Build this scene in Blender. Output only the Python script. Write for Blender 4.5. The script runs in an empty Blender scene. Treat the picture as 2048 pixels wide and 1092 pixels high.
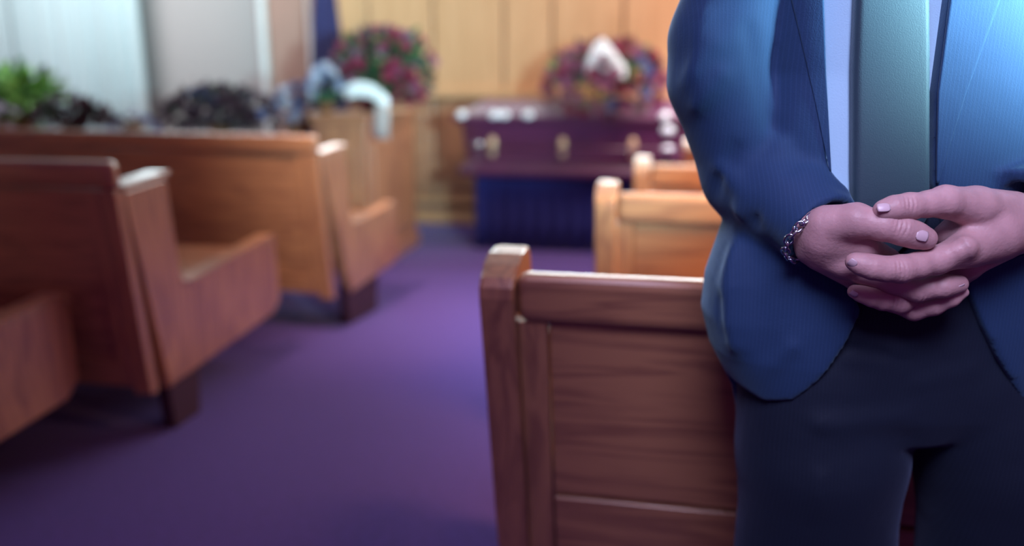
import bpy, bmesh, math, random
import numpy as np
from mathutils import Vector, Matrix
random.seed(7)
S = bpy.context.scene
COL = S.collection
# ------------------------------------------------------------------ camera
H = 1.08; PITCH = math.radians(13.4); YAW = math.radians(11.0); F = 1600.0
CT, ST = math.cos(PITCH), math.sin(PITCH); CY, SY = math.cos(YAW), math.sin(YAW)
cam = bpy.data.cameras.new('camera'); cam.sensor_width = 36; cam.lens = F * 36 / 2048
cam.clip_start = .05
cam.dof.use_dof = True; cam.dof.focus_distance = 0.785; cam.dof.aperture_fstop = 1.7
co = bpy.data.objects.new('camera', cam); COL.objects.link(co)
co.location = (0, 0, H); co.rotation_euler = (math.pi / 2 - PITCH, 0, YAW); S.camera = co
S.view_settings.view_transform = 'Standard'; S.view_settings.look = 'None'
S.view_settings.exposure = 0.0; S.view_settings.gamma = 1; S.view_settings.use_curve_mapping = False
try: S.cycles.use_denoising = True
except Exception: pass
S.cycles.sample_clamp_indirect = 6
# ------------------------------------------------------------------ world and lamps
w = bpy.data.worlds.new('world'); S.world = w; w.use_nodes = True
w.node_tree.nodes['Background'].inputs[0].default_value = (.130, .036, .160, 1)
w.node_tree.nodes['Background'].inputs[1].default_value = 1.0
def world_of(u, wd, z): return Vector((u * CY - wd * SY, u * SY + wd * CY, z))
def lamp(name, loc, aim, size, power, color, kind='AREA', spread=None, sy=None, spot=None):
    l = bpy.data.lights.new(name, kind); l.energy = power; l.color = color
    if kind == 'AREA':
        l.shape = 'RECTANGLE'; l.size = size; l.size_y = sy or size
        if spread: l.spread = math.radians(spread)
    else:
        l.shadow_soft_size = size
        if spot: l.spot_size = math.radians(spot); l.spot_blend = .8
    o = bpy.data.objects.new(name, l); COL.objects.link(o); o.location = loc
    o.rotation_euler = (Vector(aim) - Vector(loc)).to_track_quat('-Z', 'Y').to_euler()
    return o
lamp('front_fill_light', (-.9, 5.80, 2.02), (-.9, 1.5, 1.3), 6.8, 90, (.80, .95, 1.0), sy=.2, spread=130)  # added strip light for the pew-top highlights, no window there
lamp('wall_fill_light', (1.2, 4.3, 3.0), (0.6, 6.2, 1.2), 2.6, 110, (1.0, .84, .76), sy=.5)  # added warm light to brighten the front wall
lamp('left_curtain_fill', (-4.4, 4.4, 3.0), (-4.4, 6.2, 1.2), 2.0, 58, (.78, .82, .84), sy=.6, spread=120)  # added cool light that brightens the curtains from inside
lamp('warm_pew_fill', (1.3, 1.12, 2.9), (1.5, 2.3, 0.6), 1.4, 85, (1.0, .54, .24), sy=.2, spread=70)  # added warm light for the right pew backs, no fixture there
lamp('pew_back_fill', (0.95, 1.28, 1.80), (0.75, 2.1, 0.55), .7, 22, (1.0, .56, .20), sy=.2, spread=110)  # added low lamp, lifts the leaning back of the second pew
lamp('left_pew_fill', (-1.5, 2.0, 3.0), (-1.1, 3.3, 0.7), .5, 8, (1.0, .74, .50), sy=.3, spread=40)  # added light for the end of the far left pew
lamp('aisle_fill_light', (-.10, 3.3, 3.1), (-.05, 3.2, 0), .5, 10, (.30, .85, 1.0), sy=1.4, spread=42)  # added bluish light for the middle of the aisle floor
lamp('coffin_fill_light', (.5, 3.7, 3.1), (.75, 5.2, 1.05), .4, 22, (.95, .92, 1.0), sy=.4, spread=50)  # added spot, brightens the spray ribbon and the coffin front
lamp('cyan_chest_fill', world_of(1.05, .30, 1.30), world_of(.75, .82, 1.40), .26, 66.0, (.50, .93, 1.0), sy=.26, spread=61)  # added lamp for the cyan glow on the chest, no stage here
lamp('hand_fill_light', world_of(.11, .02, 1.84), world_of(.39, .8, 1.03), .55, 2.3, (.66, .66, 1.0), sy=.6, spread=46)
# ------------------------------------------------------------------ picture to place
def ray(px, py):
    x = (px - 1024) / F; y = (546 - py) / F
    return x, CT + y * ST, y * CT - ST          # u, w, z per unit of depth
def uwz(px, py, wd):                            # point at horizontal distance wd
    a, b, c = ray(px, py); t = wd / b
    return np.array((a * t, wd, H + c * t))
def at_z(px, py, z):
    a, b, c = ray(px, py); t = (z - H) / c
    return world_of(a * t, b * t, z)
def at_Y(px, py, Y):
    a, b, c = ray(px, py); t = Y / (a * SY + b * CY)
    return world_of(a * t, b * t, H + c * t)
# ------------------------------------------------------------------ materials
def mat(name, col, rough=.5, spec=.5, coat=0, metal=0, sheen=0, sheen_tint=(1, 1, 1), bump=0, bscale=200, var=0, vscale=6, sss=0):
    m = bpy.data.materials.new(name); m.use_nodes = True; nt = m.node_tree; N = nt.nodes; L = nt.links
    b = N['Principled BSDF']; b.inputs['Base Color'].default_value = (*col, 1)
    b.inputs['Roughness'].default_value = rough; b.inputs['Specular IOR Level'].default_value = spec
    b.inputs['Coat Weight'].default_value = coat; b.inputs['Coat Roughness'].default_value = .12
    b.inputs['Metallic'].default_value = metal
    b.inputs['Sheen Weight'].default_value = sheen; b.inputs['Sheen Tint'].default_value = (*sheen_tint, 1)
    b.inputs['Sheen Roughness'].default_value = .45
    if sss:
        b.inputs['Subsurface Weight'].default_value = sss; b.inputs['Subsurface Radius'].default_value = (.012, .005, .003)
        b.inputs['Subsurface Scale'].default_value = .6
    tc = N.new('ShaderNodeTexCoord')
    if var:
        n = N.new('ShaderNodeTexNoise'); n.inputs['Scale'].default_value = vscale; n.inputs['Detail'].default_value = 4
        L.new(tc.outputs['Object'], n.inputs['Vector'])
        r = N.new('ShaderNodeValToRGB'); e = r.color_ramp.elements
        e[0].position = .3; e[1].position = .7
        e[0].color = (*[c * (1 - var) for c in col], 1); e[1].color = (*[min(1, c * (1 + var)) for c in col], 1)
        L.new(n.outputs['Fac'], r.inputs[0]); L.new(r.outputs[0], b.inputs['Base Color'])
    if bump:
        n2 = N.new('ShaderNodeTexNoise'); n2.inputs['Scale'].default_value = bscale; n2.inputs['Detail'].default_value = 3
        L.new(tc.outputs['Object'], n2.inputs['Vector'])
        bp = N.new('ShaderNodeBump'); bp.inputs['Strength'].default_value = bump; bp.inputs['Distance'].default_value = .001
        L.new(n2.outputs['Fac'], bp.inputs['Height']); L.new(bp.outputs[0], b.inputs['Normal'])
    return m
def wood(name, dark, light, axis, rough=.36, coat=1.0, fine=1.0):
    m = bpy.data.materials.new(name); m.use_nodes = True; nt = m.node_tree; N = nt.nodes; L = nt.links
    b = N['Principled BSDF']; b.inputs['Roughness'].default_value = rough
    b.inputs['Coat Weight'].default_value = coat; b.inputs['Coat Roughness'].default_value = .34
    tc = N.new('ShaderNodeTexCoord'); mp = N.new('ShaderNodeMapping')
    sc = {'x': (1.2, 9, 16), 'z': (16, 9, 1.2)}[axis]
    mp.inputs['Scale'].default_value = [s * fine for s in sc]; L.new(tc.outputs['Object'], mp.inputs['Vector'])
    n = N.new('ShaderNodeTexNoise'); n.inputs['Scale'].default_value = 1.3; n.inputs['Detail'].default_value = 5
    n.inputs['Distortion'].default_value = .9; L.new(mp.outputs[0], n.inputs['Vector'])
    mul = N.new('ShaderNodeMath'); mul.operation = 'MULTIPLY'; mul.inputs[1].default_value = 9
    L.new(n.outputs['Fac'], mul.inputs[0])
    fr = N.new('ShaderNodeMath'); fr.operation = 'PINGPONG'; fr.inputs[1].default_value = 1; L.new(mul.outputs[0], fr.inputs[0])
    mp2 = N.new('ShaderNodeMapping'); mp2.inputs['Scale'].default_value = [s * 9 for s in sc]; L.new(tc.outputs['Object'], mp2.inputs['Vector'])
    n2 = N.new('ShaderNodeTexNoise'); n2.inputs['Scale'].default_value = 1.5; L.new(mp2.outputs[0], n2.inputs['Vector'])
    mx = N.new('ShaderNodeMath'); mx.operation = 'MULTIPLY_ADD'; mx.inputs[1].default_value = .45
    L.new(n2.outputs['Fac'], mx.inputs[0]); L.new(fr.outputs[0], mx.inputs[2])
    r = N.new('ShaderNodeValToRGB'); e = r.color_ramp.elements
    e[0].position = .1; e[1].position = 1.0; e[0].color = (*dark, 1); e[1].color = (*light, 1)
    L.new(mx.outputs[0], r.inputs[0]); L.new(r.outputs[0], b.inputs['Base Color'])
    bp = N.new('ShaderNodeBump'); bp.inputs['Strength'].default_value = .12; bp.inputs['Distance'].default_value = .001
    L.new(mx.outputs[0], bp.inputs['Height']); L.new(bp.outputs[0], b.inputs['Normal'])
    return m
def suit(name, col, stripe, sheen=.35, sheen_tint=(.6, .75, 1), per=.006):
    m = mat(name, col, rough=.75, spec=.25, sheen=sheen, sheen_tint=sheen_tint)
    nt = m.node_tree; N = nt.nodes; L = nt.links; b = N['Principled BSDF']
    tc = N.new('ShaderNodeTexCoord'); wv = N.new('ShaderNodeTexWave'); wv.wave_type = 'BANDS'; wv.bands_direction = 'X'
    wv.inputs['Scale'].default_value = 1 / per / 3.14159; wv.inputs['Distortion'].default_value = .3
    L.new(tc.outputs['Object'], wv.inputs['Vector'])
    r = N.new('ShaderNodeValToRGB'); e = r.color_ramp.elements; e[0].position = .72; e[1].position = .98
    e[0].color = (*col, 1); e[1].color = (*stripe, 1); L.new(wv.outputs['Fac'], r.inputs[0])
    L.new(r.outputs[0], b.inputs['Base Color'])
    n = N.new('ShaderNodeTexNoise'); n.inputs['Scale'].default_value = 700; L.new(tc.outputs['Object'], n.inputs['Vector'])
    n3 = N.new('ShaderNodeTexNoise'); n3.inputs['Scale'].default_value = 9; n3.inputs['Detail'].default_value = 3; L.new(tc.outputs['Object'], n3.inputs['Vector'])
    ad = N.new('ShaderNodeMath'); ad.operation = 'MULTIPLY_ADD'; ad.inputs[1].default_value = 14; L.new(n3.outputs['Fac'], ad.inputs[0]); L.new(n.outputs['Fac'], ad.inputs[2])
    bp = N.new('ShaderNodeBump'); bp.inputs['Strength'].default_value = .5; bp.inputs['Distance'].default_value = .0006
    L.new(ad.outputs[0], bp.inputs['Height']); L.new(bp.outputs[0], b.inputs['Normal'])
    return m
OD, OL = (.27, .105, .065), (.45, .20, .105)
M = dict(
    oak_x=wood('oak_along', OD, OL, 'x'), oak_z=wood('oak_upright', OD, OL, 'z'),
    panel=wood('panel_wood', (.56, .30, .145), (.63, .35, .18), 'z', rough=.5, coat=.1, fine=.5),
    wains=wood('wainscot_wood', (.30, .14, .08), (.40, .20, .11), 'x', rough=.4, coat=.2, fine=.5),
    mahog=wood('mahogany', (.075, .015, .055), (.12, .026, .080), 'x', rough=.28, coat=.5, fine=.7),
    carpet=mat('blue_carpet', (.057, .023, .205), rough=.9, spec=.2, sheen=.3, sheen_tint=(.7, .7, 1), bump=.7, bscale=500, var=.12, vscale=40),
    foot=mat('dark_base', (.045, .012, .03), rough=.6),
    plaster=mat('plaster', (.32, .285, .28), rough=.9, bump=.1), tan=mat('tan_plaster', (.35, .20, .16), rough=.85, bump=.1),
    ceiling=mat('ceiling_white', (.7, .68, .66), rough=.9), white_trim=mat('white_trim', (.66, .66, .66), rough=.5),
    curtain=mat('sheer_curtain', (.40, .48, .50), rough=.9, sheen=.1),
    glass_day=mat('window_pane', (.6, .75, .85), rough=.1),
    navy_cloth=mat('navy_skirt', (.008, .011, .13), rough=.9, sheen=.15, sheen_tint=(.4, .4, 1)),
    brass=mat('aged_brass', (.75, .52, .34), rough=.4, metal=.3), silver=mat('silver', (.55, .58, .66), rough=.16, metal=1), glint=mat('glint_white', (.85, .92, 1.0), rough=.3, metal=.2),  # last one: near-white tone standing in for reflections on the coffin
    flag=mat('flag_cloth', (.015, .015, .09), rough=.8, sheen=.2), gold=mat('gold_pole', (.6, .42, .15), rough=.3, metal=1),
    rose=mat('rose_red', (.30, .030, .075), rough=.6), rosep=mat('rose_plum', (.34, .11, .20), rough=.6),
    rosed=mat('bloom_dark', (.10, .045, .07), rough=.7), bloomw=mat('bloom_pale', (.62, .60, .72), rough=.7),
    bloomb=mat('bloom_blue', (.16, .20, .42), rough=.7),
    leaf=mat('leaf_green', (.035, .13, .045), rough=.6), leafd=mat('leaf_dark', (.018, .035, .022), rough=.7),
    leafl=mat('leaf_light', (.20, .46, .10), rough=.6), leafp=mat('leaf_purple', (.075, .05, .08), rough=.7),
    ribbon_sheer=mat('sheer_ribbon', (.42, .36, .36), rough=.5), ribbon=mat('white_ribbon', (.85, .85, .88), rough=.45), basket=mat('wicker', (.16, .07, .03), rough=.8, bump=.8, bscale=80),
    jacket=suit('suit_cloth', (.012, .035, .098), (.015, .041, .114), per=.004, sheen=.32, sheen_tint=(.5, .8, 1)),
    trousers=suit('trouser_cloth', (.006, .011, .026), (.008, .014, .032), per=.004, sheen=.12, sheen_tint=(.5, .6, 1)),
    tie=mat('tie_cloth', (.017, .040, .062), rough=.6, sheen=.38, sheen_tint=(.6, .85, 1), bump=.3, bscale=900),
    shirt=mat('shirt_cloth', (.36, .56, .72), rough=.8, bump=.3, bscale=700),
    skin=mat('skin', (.46, .26, .27), rough=.48, spec=.4, var=.10, vscale=45, sss=.12, bump=.45, bscale=300),
    nail=mat('nail', (.56, .40, .44), rough=.35, spec=.6), hair=mat('hair', (.04, .025, .02), rough=.6),
    eye=mat('eye_white', (.7, .7, .7), rough=.2), shoe=mat('shoe_leather', (.01, .01, .012), rough=.2),
)
# ------------------------------------------------------------------ object helpers
def link(o, parent=None):
    COL.objects.link(o)
    if parent: o.parent = parent
    return o
def tag(o, label=None, cat=None, group=None, kind=None):
    if label: o['label'] = label
    if cat: o['category'] = cat
    if group: o['group'] = group
    if kind: o['kind'] = kind
    return o
def empty(name, loc, rz=0):
    o = bpy.data.objects.new(name, None); o.location = loc; o.rotation_euler = (0, 0, rz); o.empty_display_size = .1
    return link(o)
def mesh_obj(name, me, m, parent=None, smooth=False):
    if m and not me.materials: me.materials.append(m)
    if smooth: me.shade_smooth()
    return link(bpy.data.objects.new(name, me), parent)
def from_bm(name, bm, m, parent=None, smooth=False):
    bmesh.ops.recalc_face_normals(bm, faces=bm.faces)
    me = bpy.data.meshes.new(name); bm.to_mesh(me); bm.free()
    return mesh_obj(name, me, m, parent, smooth)
def add_box(bm, x0, x1, y0, y1, z0, z1, bev=0, seg=2, shear=0):
    b = bmesh.new(); bmesh.ops.create_cube(b, size=1)
    for v in b.verts:
        v.co = Vector(((x0 + x1) / 2 + v.co.x * (x1 - x0), (y0 + y1) / 2 + v.co.y * (y1 - y0), (z0 + z1) / 2 + v.co.z * (z1 - z0)))
    if bev: bmesh.ops.bevel(b, geom=b.edges[:], offset=bev, segments=seg, profile=.5, affect='EDGES')
    if shear:
        for v in b.verts: v.co.y += shear * (TOPZ - v.co.z)
    me = bpy.data.meshes.new('t'); b.to_mesh(me); b.free(); bm.from_mesh(me); bpy.data.meshes.remove(me)
def box(name, m, parent, *a, **k):
    bm = bmesh.new(); add_box(bm, *a, **k); return from_bm(name, bm, m, parent)
TOPZ = .8
def prism_yz(name, pts, x0, x1, m, parent, bev=.008):
    bm = bmesh.new(); lo = [bm.verts.new((x0, y, z)) for y, z in pts]; hi = [bm.verts.new((x1, y, z)) for y, z in pts]
    f1 = bm.faces.new(lo); f2 = bm.faces.new(hi[::-1])
    n = len(pts)
    for i in range(n): bm.faces.new((lo[i], hi[i], hi[(i + 1) % n], lo[(i + 1) % n]))
    rim = [e for e in bm.edges if (e.verts[0].co.x == e.verts[1].co.x)]
    if bev: bmesh.ops.bevel(bm, geom=rim, offset=bev, segments=3, profile=.5, affect='EDGES', clamp_overlap=True)
    return from_bm(name, bm, m, parent)
def loft(name, secs, m, parent=None, n=48, p=4, smooth=True):   # secs: (z, hx, hy) rounded rectangles
    bm = bmesh.new(); rings = []
    for z, hx, hy in secs:
        r = []
        for i in range(n):
            a = 2 * math.pi * (i + .5) / n; c, s = math.cos(a), math.sin(a)
            k = (abs(c) ** p + abs(s) ** p) ** (-1 / p); r.append(bm.verts.new((hx * c * k, hy * s * k, z)))
        rings.append(r)
    for a, b in zip(rings, rings[1:]):
        for i in range(n): bm.faces.new((a[i], a[(i + 1) % n], b[(i + 1) % n], b[i]))
    bm.faces.new(rings[0][::-1]); bm.faces.new(rings[-1])
    return from_bm(name, bm, m, parent, smooth)
def tube(bm, pts, rad, n=8, closed=False):
    pts = [Vector(p) for p in pts]; rings = []; N_ = len(pts)
    for i, p in enumerate(pts):
        a = pts[(i - 1) % N_] if (closed or i) else p; b = pts[(i + 1) % N_] if (closed or i < N_ - 1) else p
        t = (b - a).normalized(); up = Vector((0, 0, 1)) if abs(t.z) < .9 else Vector((1, 0, 0))
        x = t.cross(up).normalized(); y = t.cross(x)
        r = rad[i] if isinstance(rad, (list, tuple)) else rad
        rings.append([bm.verts.new(p + r * (math.cos(2 * math.pi * k / n) * x + math.sin(2 * math.pi * k / n) * y)) for k in range(n)])
    for i in range(N_ if closed else N_ - 1):
        a, b = rings[i], rings[(i + 1) % N_]
        for k in range(n): bm.faces.new((a[k], a[(k + 1) % n], b[(k + 1) % n], b[k]))
    if not closed: bm.faces.new(rings[0][::-1]); bm.faces.new(rings[-1])
# ------------------------------------------------------------------ the room
YW = at_z(900, 446, 0).y
def struct(name, m, *a, **k): return tag(box(name, m, None, *a, **k), kind='structure')
struct('floor', M['carpet'], -5.7, 4.3, -3, YW + .3, -.1, 0)
struct('ceiling', M['ceiling'], -5.7, 4.3, 1.0, YW + .3, 3.3, 3.4)
struct('wall_left', M['plaster'], -5.7, -5.6, -1.0, YW + .3, 0, 3.3)
struct('wall_right', M['plaster'], 4.2, 4.3, -1.0, YW + .3, 0, 3.3)
XT0, XT1 = at_Y(533, 100, YW).x, at_Y(627, 100, YW).x
wf = struct('wall_front', M['tan'], XT0, 4.2, YW + .02, YW + .25, 0, 3.3)
struct('wall_front_left', M['plaster'], -5.6, XT0, YW + .10, YW + .25, 0, 3.3)
struct('trim_1', M['white_trim'], XT0 - .045, XT0 + .01, YW - .02, YW + .10, 0, 3.3, bev=.01)
struct('trim_2', M['white_trim'], XT1 - .04, XT1, YW - .02, YW + .02, 0, 3.3, bev=.008)
edges = [XT1] + [at_Y(x, 100, YW).x for x in (740, 868, 1008, 1104, 1245, 1375, 1500, 1640)]
while edges[-1] < 3.9: edges.append(edges[-1] + .52)
for a, b in zip(edges, edges[1:]):
    box('wall_panel', M['panel'], wf, a + .008, b - .008, YW - .025, YW + .02, 1.03, 3.29, bev=.01)
    box('wainscot_panel', M['wains'], wf, a + .008, b - .008, YW - .02, YW + .02, .20, .97, bev=.012)
    box('wainscot_field', M['wains'], wf, a + .07, b - .07, YW - .035, YW - .015, .27, .88, bev=.012)
box('chair_rail', M['panel'], wf, XT1, 4.2, YW - .06, YW + .02, .965, 1.035, bev=.012)
tag(box('baseboard_front', M['panel'], None, XT1, 4.2, YW - .06, YW + .02, 0, .10, bev=.01), kind='structure')
box('base_moulding', M['panel'], wf, XT1, 4.2, YW - .045, YW + .02, .16, .20, bev=.008)
# window behind the sheer curtains
XC0, XC1 = at_Y(-60, 100, YW).x, at_Y(300, 100, YW).x
win = struct('window_1', M['white_trim'], XC0 - .3, XC1 - .15, YW + .03, YW + .10, .75, 2.7, bev=.01)
for i in range(3):
    wx = (XC1 - .15 - XC0 + .3) / 3; x0 = XC0 - .3 + i * wx
    box('pane', M['glass_day'], win, x0 + .05, x0 + wx - .05, YW + .015, YW + .035, .82, 2.63)
def curtain(x0, x1, y, z0, z1, label):
    bm = bmesh.new(); n = int((x1 - x0) / .012); cols = []
    for i in range(n + 1):
        x = x0 + (x1 - x0) * i / n; ph = x * 44 + 1.4 * math.sin(x * 7)
        cols.append([bm.verts.new((x, y + (.020 + .006 * k) * math.sin(ph), z1 + (z0 - z1) * k / 4)) for k in range(5)])
    for a, b in zip(cols, cols[1:]):
        for k in range(4): bm.faces.new((a[k], a[k + 1], b[k + 1], b[k]))
    bm.normal_update(); bmesh.ops.solidify(bm, geom=bm.faces[:], thickness=.003)
    o = from_bm('curtain', bm, M['curtain'], None, True)
    return tag(o, label, 'curtain', None)
xa, xb, xc = at_Y(46, 100, YW).x, at_Y(215, 100, YW).x, XC1
curtain(XC0 - .4, xa + .02, YW - .10, .05, 2.9, 'pale sheer curtain at the far left edge behind the green plant')
curtain(xa, xb + .01, YW - .06, .05, 2.9, 'wide pale blue sheer curtain behind the dark foliage')
curtain(xb, xc, YW - .10, .05, 2.9, 'narrow grey-blue sheer curtain next to the greige wall')
rd = bmesh.new(); tube(rd, [(XC0 - .5, YW - .08, 2.93), (XC1 + .1, YW - .08, 2.93)], .012)
tag(from_bm('curtain_rod', rd, M['gold']), 'thin rod carrying the three sheer curtains', 'curtain rod')
# ------------------------------------------------------------------ pews
def pew_right(loc, length, label, group):
    """local: x = 0 at the aisle end, +x inward; y = 0 at the top of the back, +y toward the altar"""
    global TOPZ
    TOPZ = .80; sh = .26; e = empty('pew', loc)
    tag(e, label, 'pew', group)
    yb = lambda z: sh * (.80 - z)
    pts = [(yb(.0) - .0, 0), (yb(.4), .4), (0.004, .765), (.004, .782), (.014, .796), (.045, .810), (.08, .820), (.115, .824), (.14, .820), (.155, .806),
           (.165, .78), (.17, .73), (.185, .66), (.22, .62), (.28, .60), (.46, .585), (.52, .57), (.55, .53), (.555, .48), (.55, .08), (.53, 0)]
    for x0, x1 in ((-.055, 0), (length, length + .055)):
        prism_yz('end_panel', pts, x0, x1, M['oak_z'], e, bev=.007)
    g = .014
    b = lambda nm, mt, x0, x1, y0, y1, z0, z1, bev: box(nm, mt, e, x0, x1, y0 + g, y1 + g, z0, z1, bev=bev, seg=3, shear=sh)
    b('top_rail', M['oak_x'], .001, length - .001, -.008, .038, .722, .803, .017)
    b('stile', M['oak_z'], .001, .045, .002, .030, .08, .7225, .001)
    b('stile', M['oak_z'], length - .046, length - .001, .002, .030, .08, .7225, .001)
    b('back_panel', M['oak_x'], .048, length - .049, .010, .026, .388, .7225, .001)
    b('bottom_rail', M['oak_x'], .048, length - .049, .006, .026, .08, .380, .003)
    b('backing', M['foot'], .046, length - .047, .0262, .031, .08, .7205, 0)
    box('seat', M['oak_x'], e, .002, length - .002, .13, .53, .425, .455, bev=.008)
    box('seat_front', M['oak_x'], e, .002, length - .002, .49, .51, .33, .424, bev=.004)
    return e
def pew_left(loc, rz, length, depth, label, group, lean=.115, foot=(.12, .30)):
    """aisle end at x = 0, body toward -x"""
    global TOPZ
    TOPZ = .87; sh = .10; e = empty('pew', loc, rz)
    tag(e, label, 'pew', group)
    D = depth
    pts = [(lean, .15), (.005, .75), (.0, .775), (.01, .786), (.19, .800), (.205, .785), (.212, .50), (.235, .452), (.30, .443), (D - .03, .492), (D, .47), (D + .005, .24), (D - .05, .195)]
    for x0 in (-.06, -length):
        ep = prism_yz('end_panel', pts, x0, x0 + .06, M['oak_z'], e, bev=.010)
    prism_yz('arm_cap', [(-.004, .786), (.205, .803), (.214, .806), (.214, .817), (.20, .820), (-.004, .800)], -.066, .006, M['oak_x'], e, bev=.004)
    prism_yz('seat_cap', [(.222, .458), (.30, .445), (D - .03, .494), (D + .004, .472), (D + .012, .479), (D - .026, .507), (.30, .458), (.230, .468)], -.064, .004, M['oak_x'], e, bev=.002)
    b = lambda nm, mt, x0, x1, y0, y1, z0, z1, bev: box(nm, mt, e, x0, x1, y0, y1, z0, z1, bev=bev, seg=3, shear=sh)
    b('top_rail', M['oak_x'], -length, 0, -.046, -.006, .79, .87, .016)
    b('stile', M['oak_z'], -.10, -.061, -.040, -.012, .18, .789, .003)
    b('end_post', M['oak_z'], -.060, -.002, -.044, -.008, .16, .789, .004)
    b('back_panel', M['oak_x'], -length + .05, -.101, -.032, -.016, .26, .789, .002)
    b('cross_rail', M['oak_x'], -length + .05, -.101, -.040, -.012, .18, .259, .003)
    box('seat', M['oak_x'], e, -length + .062, -.062, .09, D - .02, .42, .45, bev=.008)
    box('seat_front', M['oak_x'], e, -length + .062, -.062, D - .05, D - .03, .28, .419, bev=.004)
    prism_yz('base_foot', [(foot[0] + .02, .0), (foot[0], .185), (foot[1], .185), (foot[1] - .02, 0)], -.055, -.012, M['foot'], e, bev=.004)
    prism_yz('base_foot', [(foot[0] + .02, .0), (foot[0], .185), (foot[1], .185), (foot[1] - .02, 0)], -length + .012, -length + .055, M['foot'], e, bev=.004)
    return e
RG = None
LABR = ['oak pew right behind the man in the dark suit', 'lit oak pew one row beyond the one behind the man',
        'oak pew in the third row, its post in front of the coffin', 'oak pew farthest ahead, only its post and rail showing beside the suit']
for k, (px, py) in enumerate(((1027, 552), (1232, 388), (1300, 330), (1392, 289))):
    p = at_z(px, py, .803); pew_right((p.x, p.y, 0), 2.4, LABR[k], None)
p1 = at_z(240, 320, .87); p2 = at_z(640, 270, .87)
pew_left((p2.x, p2.y, 0), math.radians(-7), 3.0, .68, 'oak pew in the far left row, a dark foot under its aisle end', None, .20, (.17, .48))
pew_left((p1.x, p1.y, 0), math.radians(0), 2.6, .86, 'oak pew in the second left row with a high step down to its seat', None)
q = at_z(150, 600, .48); pew_left((q.x - .02, q.y - .80, 0), math.radians(0), 1.9, .80, 'shaded oak pew nearest at the left edge, only its seat end in view', None)
# ------------------------------------------------------------------ wooden cabinet carrying the large bouquet
c0 = at_z(735, 228, .91); c1x = at_z(640, 228, .91).x - .10
cab = empty('cabinet', ((c0.x + c1x) / 2, c0.y, 0)); tag(cab, 'orange wooden cabinet with a moulded top carrying the big red bouquet', 'cabinet')
cw = (c0.x - c1x) / 2
box('carcass', M['oak_z'], cab, -cw + .02, cw - .02, .02, .88, .04, .86, bev=.006)
box('top', M['oak_x'], cab, -cw, cw, 0, .90, .88, .91, bev=.008)
box('moulding', M['oak_x'], cab, -cw + .008, cw - .008, .008, .892, .845, .879, bev=.008)
box('base', M['oak_x'], cab, -cw, cw, 0, .90, 0, .09, bev=.006)
box('side_panel', M['oak_z'], cab, cw - .022, cw - .008, .10, .80, .16, .74, bev=.006)
box('back_field', M['oak_z'], cab, -cw + .07, cw - .07, .006, .022, .16, .74, bev=.006)
# low table behind the left pew carrying planters
TY = p2.y + 1.42
tl, tr = at_Y(-150, 300, TY), at_Y(625, 300, TY)
tb = empty('flower_table', ((tl.x + tr.x) / 2, TY, 0)); tag(tb, 'long low wooden table hidden behind the far left pew under the plants', 'table')
tw = (tr.x - tl.x) / 2; TZ = .74
box('tabletop', M['oak_x'], tb, -tw, tw, -.2, .2, TZ - .03, TZ, bev=.006)
for sx in (-1, 1):
    for sy in (-1, 1): box('leg', M['oak_z'], tb, sx * (tw - .06) - .025, sx * (tw - .06) + .025, sy * .16 - .025, sy * .16 + .025, 0, TZ - .031, bev=.004)
# ------------------------------------------------------------------ flowers
def rose_mesh(name, m, petals=((5, .35, .55), (6, .75, .35), (7, 1.0, .05))):
    bm = bmesh.new()
    for n, r, up in petals:
        for i in range(n):
            a = 2 * math.pi * (i + random.random() * .4) / n; d = Vector((math.cos(a), math.sin(a), 0)); t = Vector((-d.y, d.x, 0))
            wd = r * 2.2 / n * 1.7
            pts = [Vector((0, 0, -.3)), d * r * .75 + t * wd * .6 + Vector((0, 0, up * .6)), d * r + t * wd * .35 + Vector((0, 0, up + .35)),
                   d * r * 1.08 + Vector((0, 0, up + .42)), d * r - t * wd * .35 + Vector((0, 0, up + .35)), d * r * .75 - t * wd * .6 + Vector((0, 0, up * .6))]
            bm.faces.new([bm.verts.new(p) for p in pts])
    bmesh.ops.triangulate(bm, faces=bm.faces[:])
    me = bpy.data.meshes.new(name); bm.to_mesh(me); bm.free(); me.materials.append(m); return me
ROSE = {k: rose_mesh('bloom_' + k, M[k]) for k in ('rose', 'rosep', 'rosed', 'bloomw', 'bloomb')}
def foliage(parent, c, r, n, ms, size, rnd, up=0, ok=None):
    bm = bmesh.new()
    for i in range(n):
        while True:
            v = Vector((rnd.uniform(-1, 1), rnd.uniform(-1, 1), rnd.uniform(-1, 1)))
            if .1 < v.length < 1: break
        v = v.normalized() * rnd.uniform(.35, .98); p = Vector(c) + Vector((v.x * r[0], v.y * r[1], v.z * r[2]))
        if ok and not ok(p - Vector((0, 0, size * 1.1))): continue
        d = (Vector((v.x, v.y, v.z + up)) + Vector((rnd.uniform(-.6, .6), rnd.uniform(-.6, .6), rnd.uniform(-.6, .6)))).normalized()
        s = d.cross(Vector((rnd.uniform(-1, 1), rnd.uniform(-1, 1), rnd.uniform(-1, 1)))).normalized(); L_ = size * rnd.uniform(.6, 1.3); nrm = d.cross(s)
        f1 = [p, p + d * L_ * .35 + s * L_ * .2 + nrm * L_ * .05, p + d * L_ * .75 + s * L_ * .14, p + d * L_, p + d * L_ * .75 - s * L_ * .14, p + d * L_ * .35 - s * L_ * .2 + nrm * L_ * .05]
        f = bm.faces.new([bm.verts.new(q) for q in f1]); f.material_index = rnd.randrange(len(ms))
    me = bpy.data.meshes.new('foliage'); bm.to_mesh(me); bm.free()
    for m in ms: me.materials.append(m)
    o = link(bpy.data.objects.new('foliage', me), parent); o['kind'] = 'stuff'; return o
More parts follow.
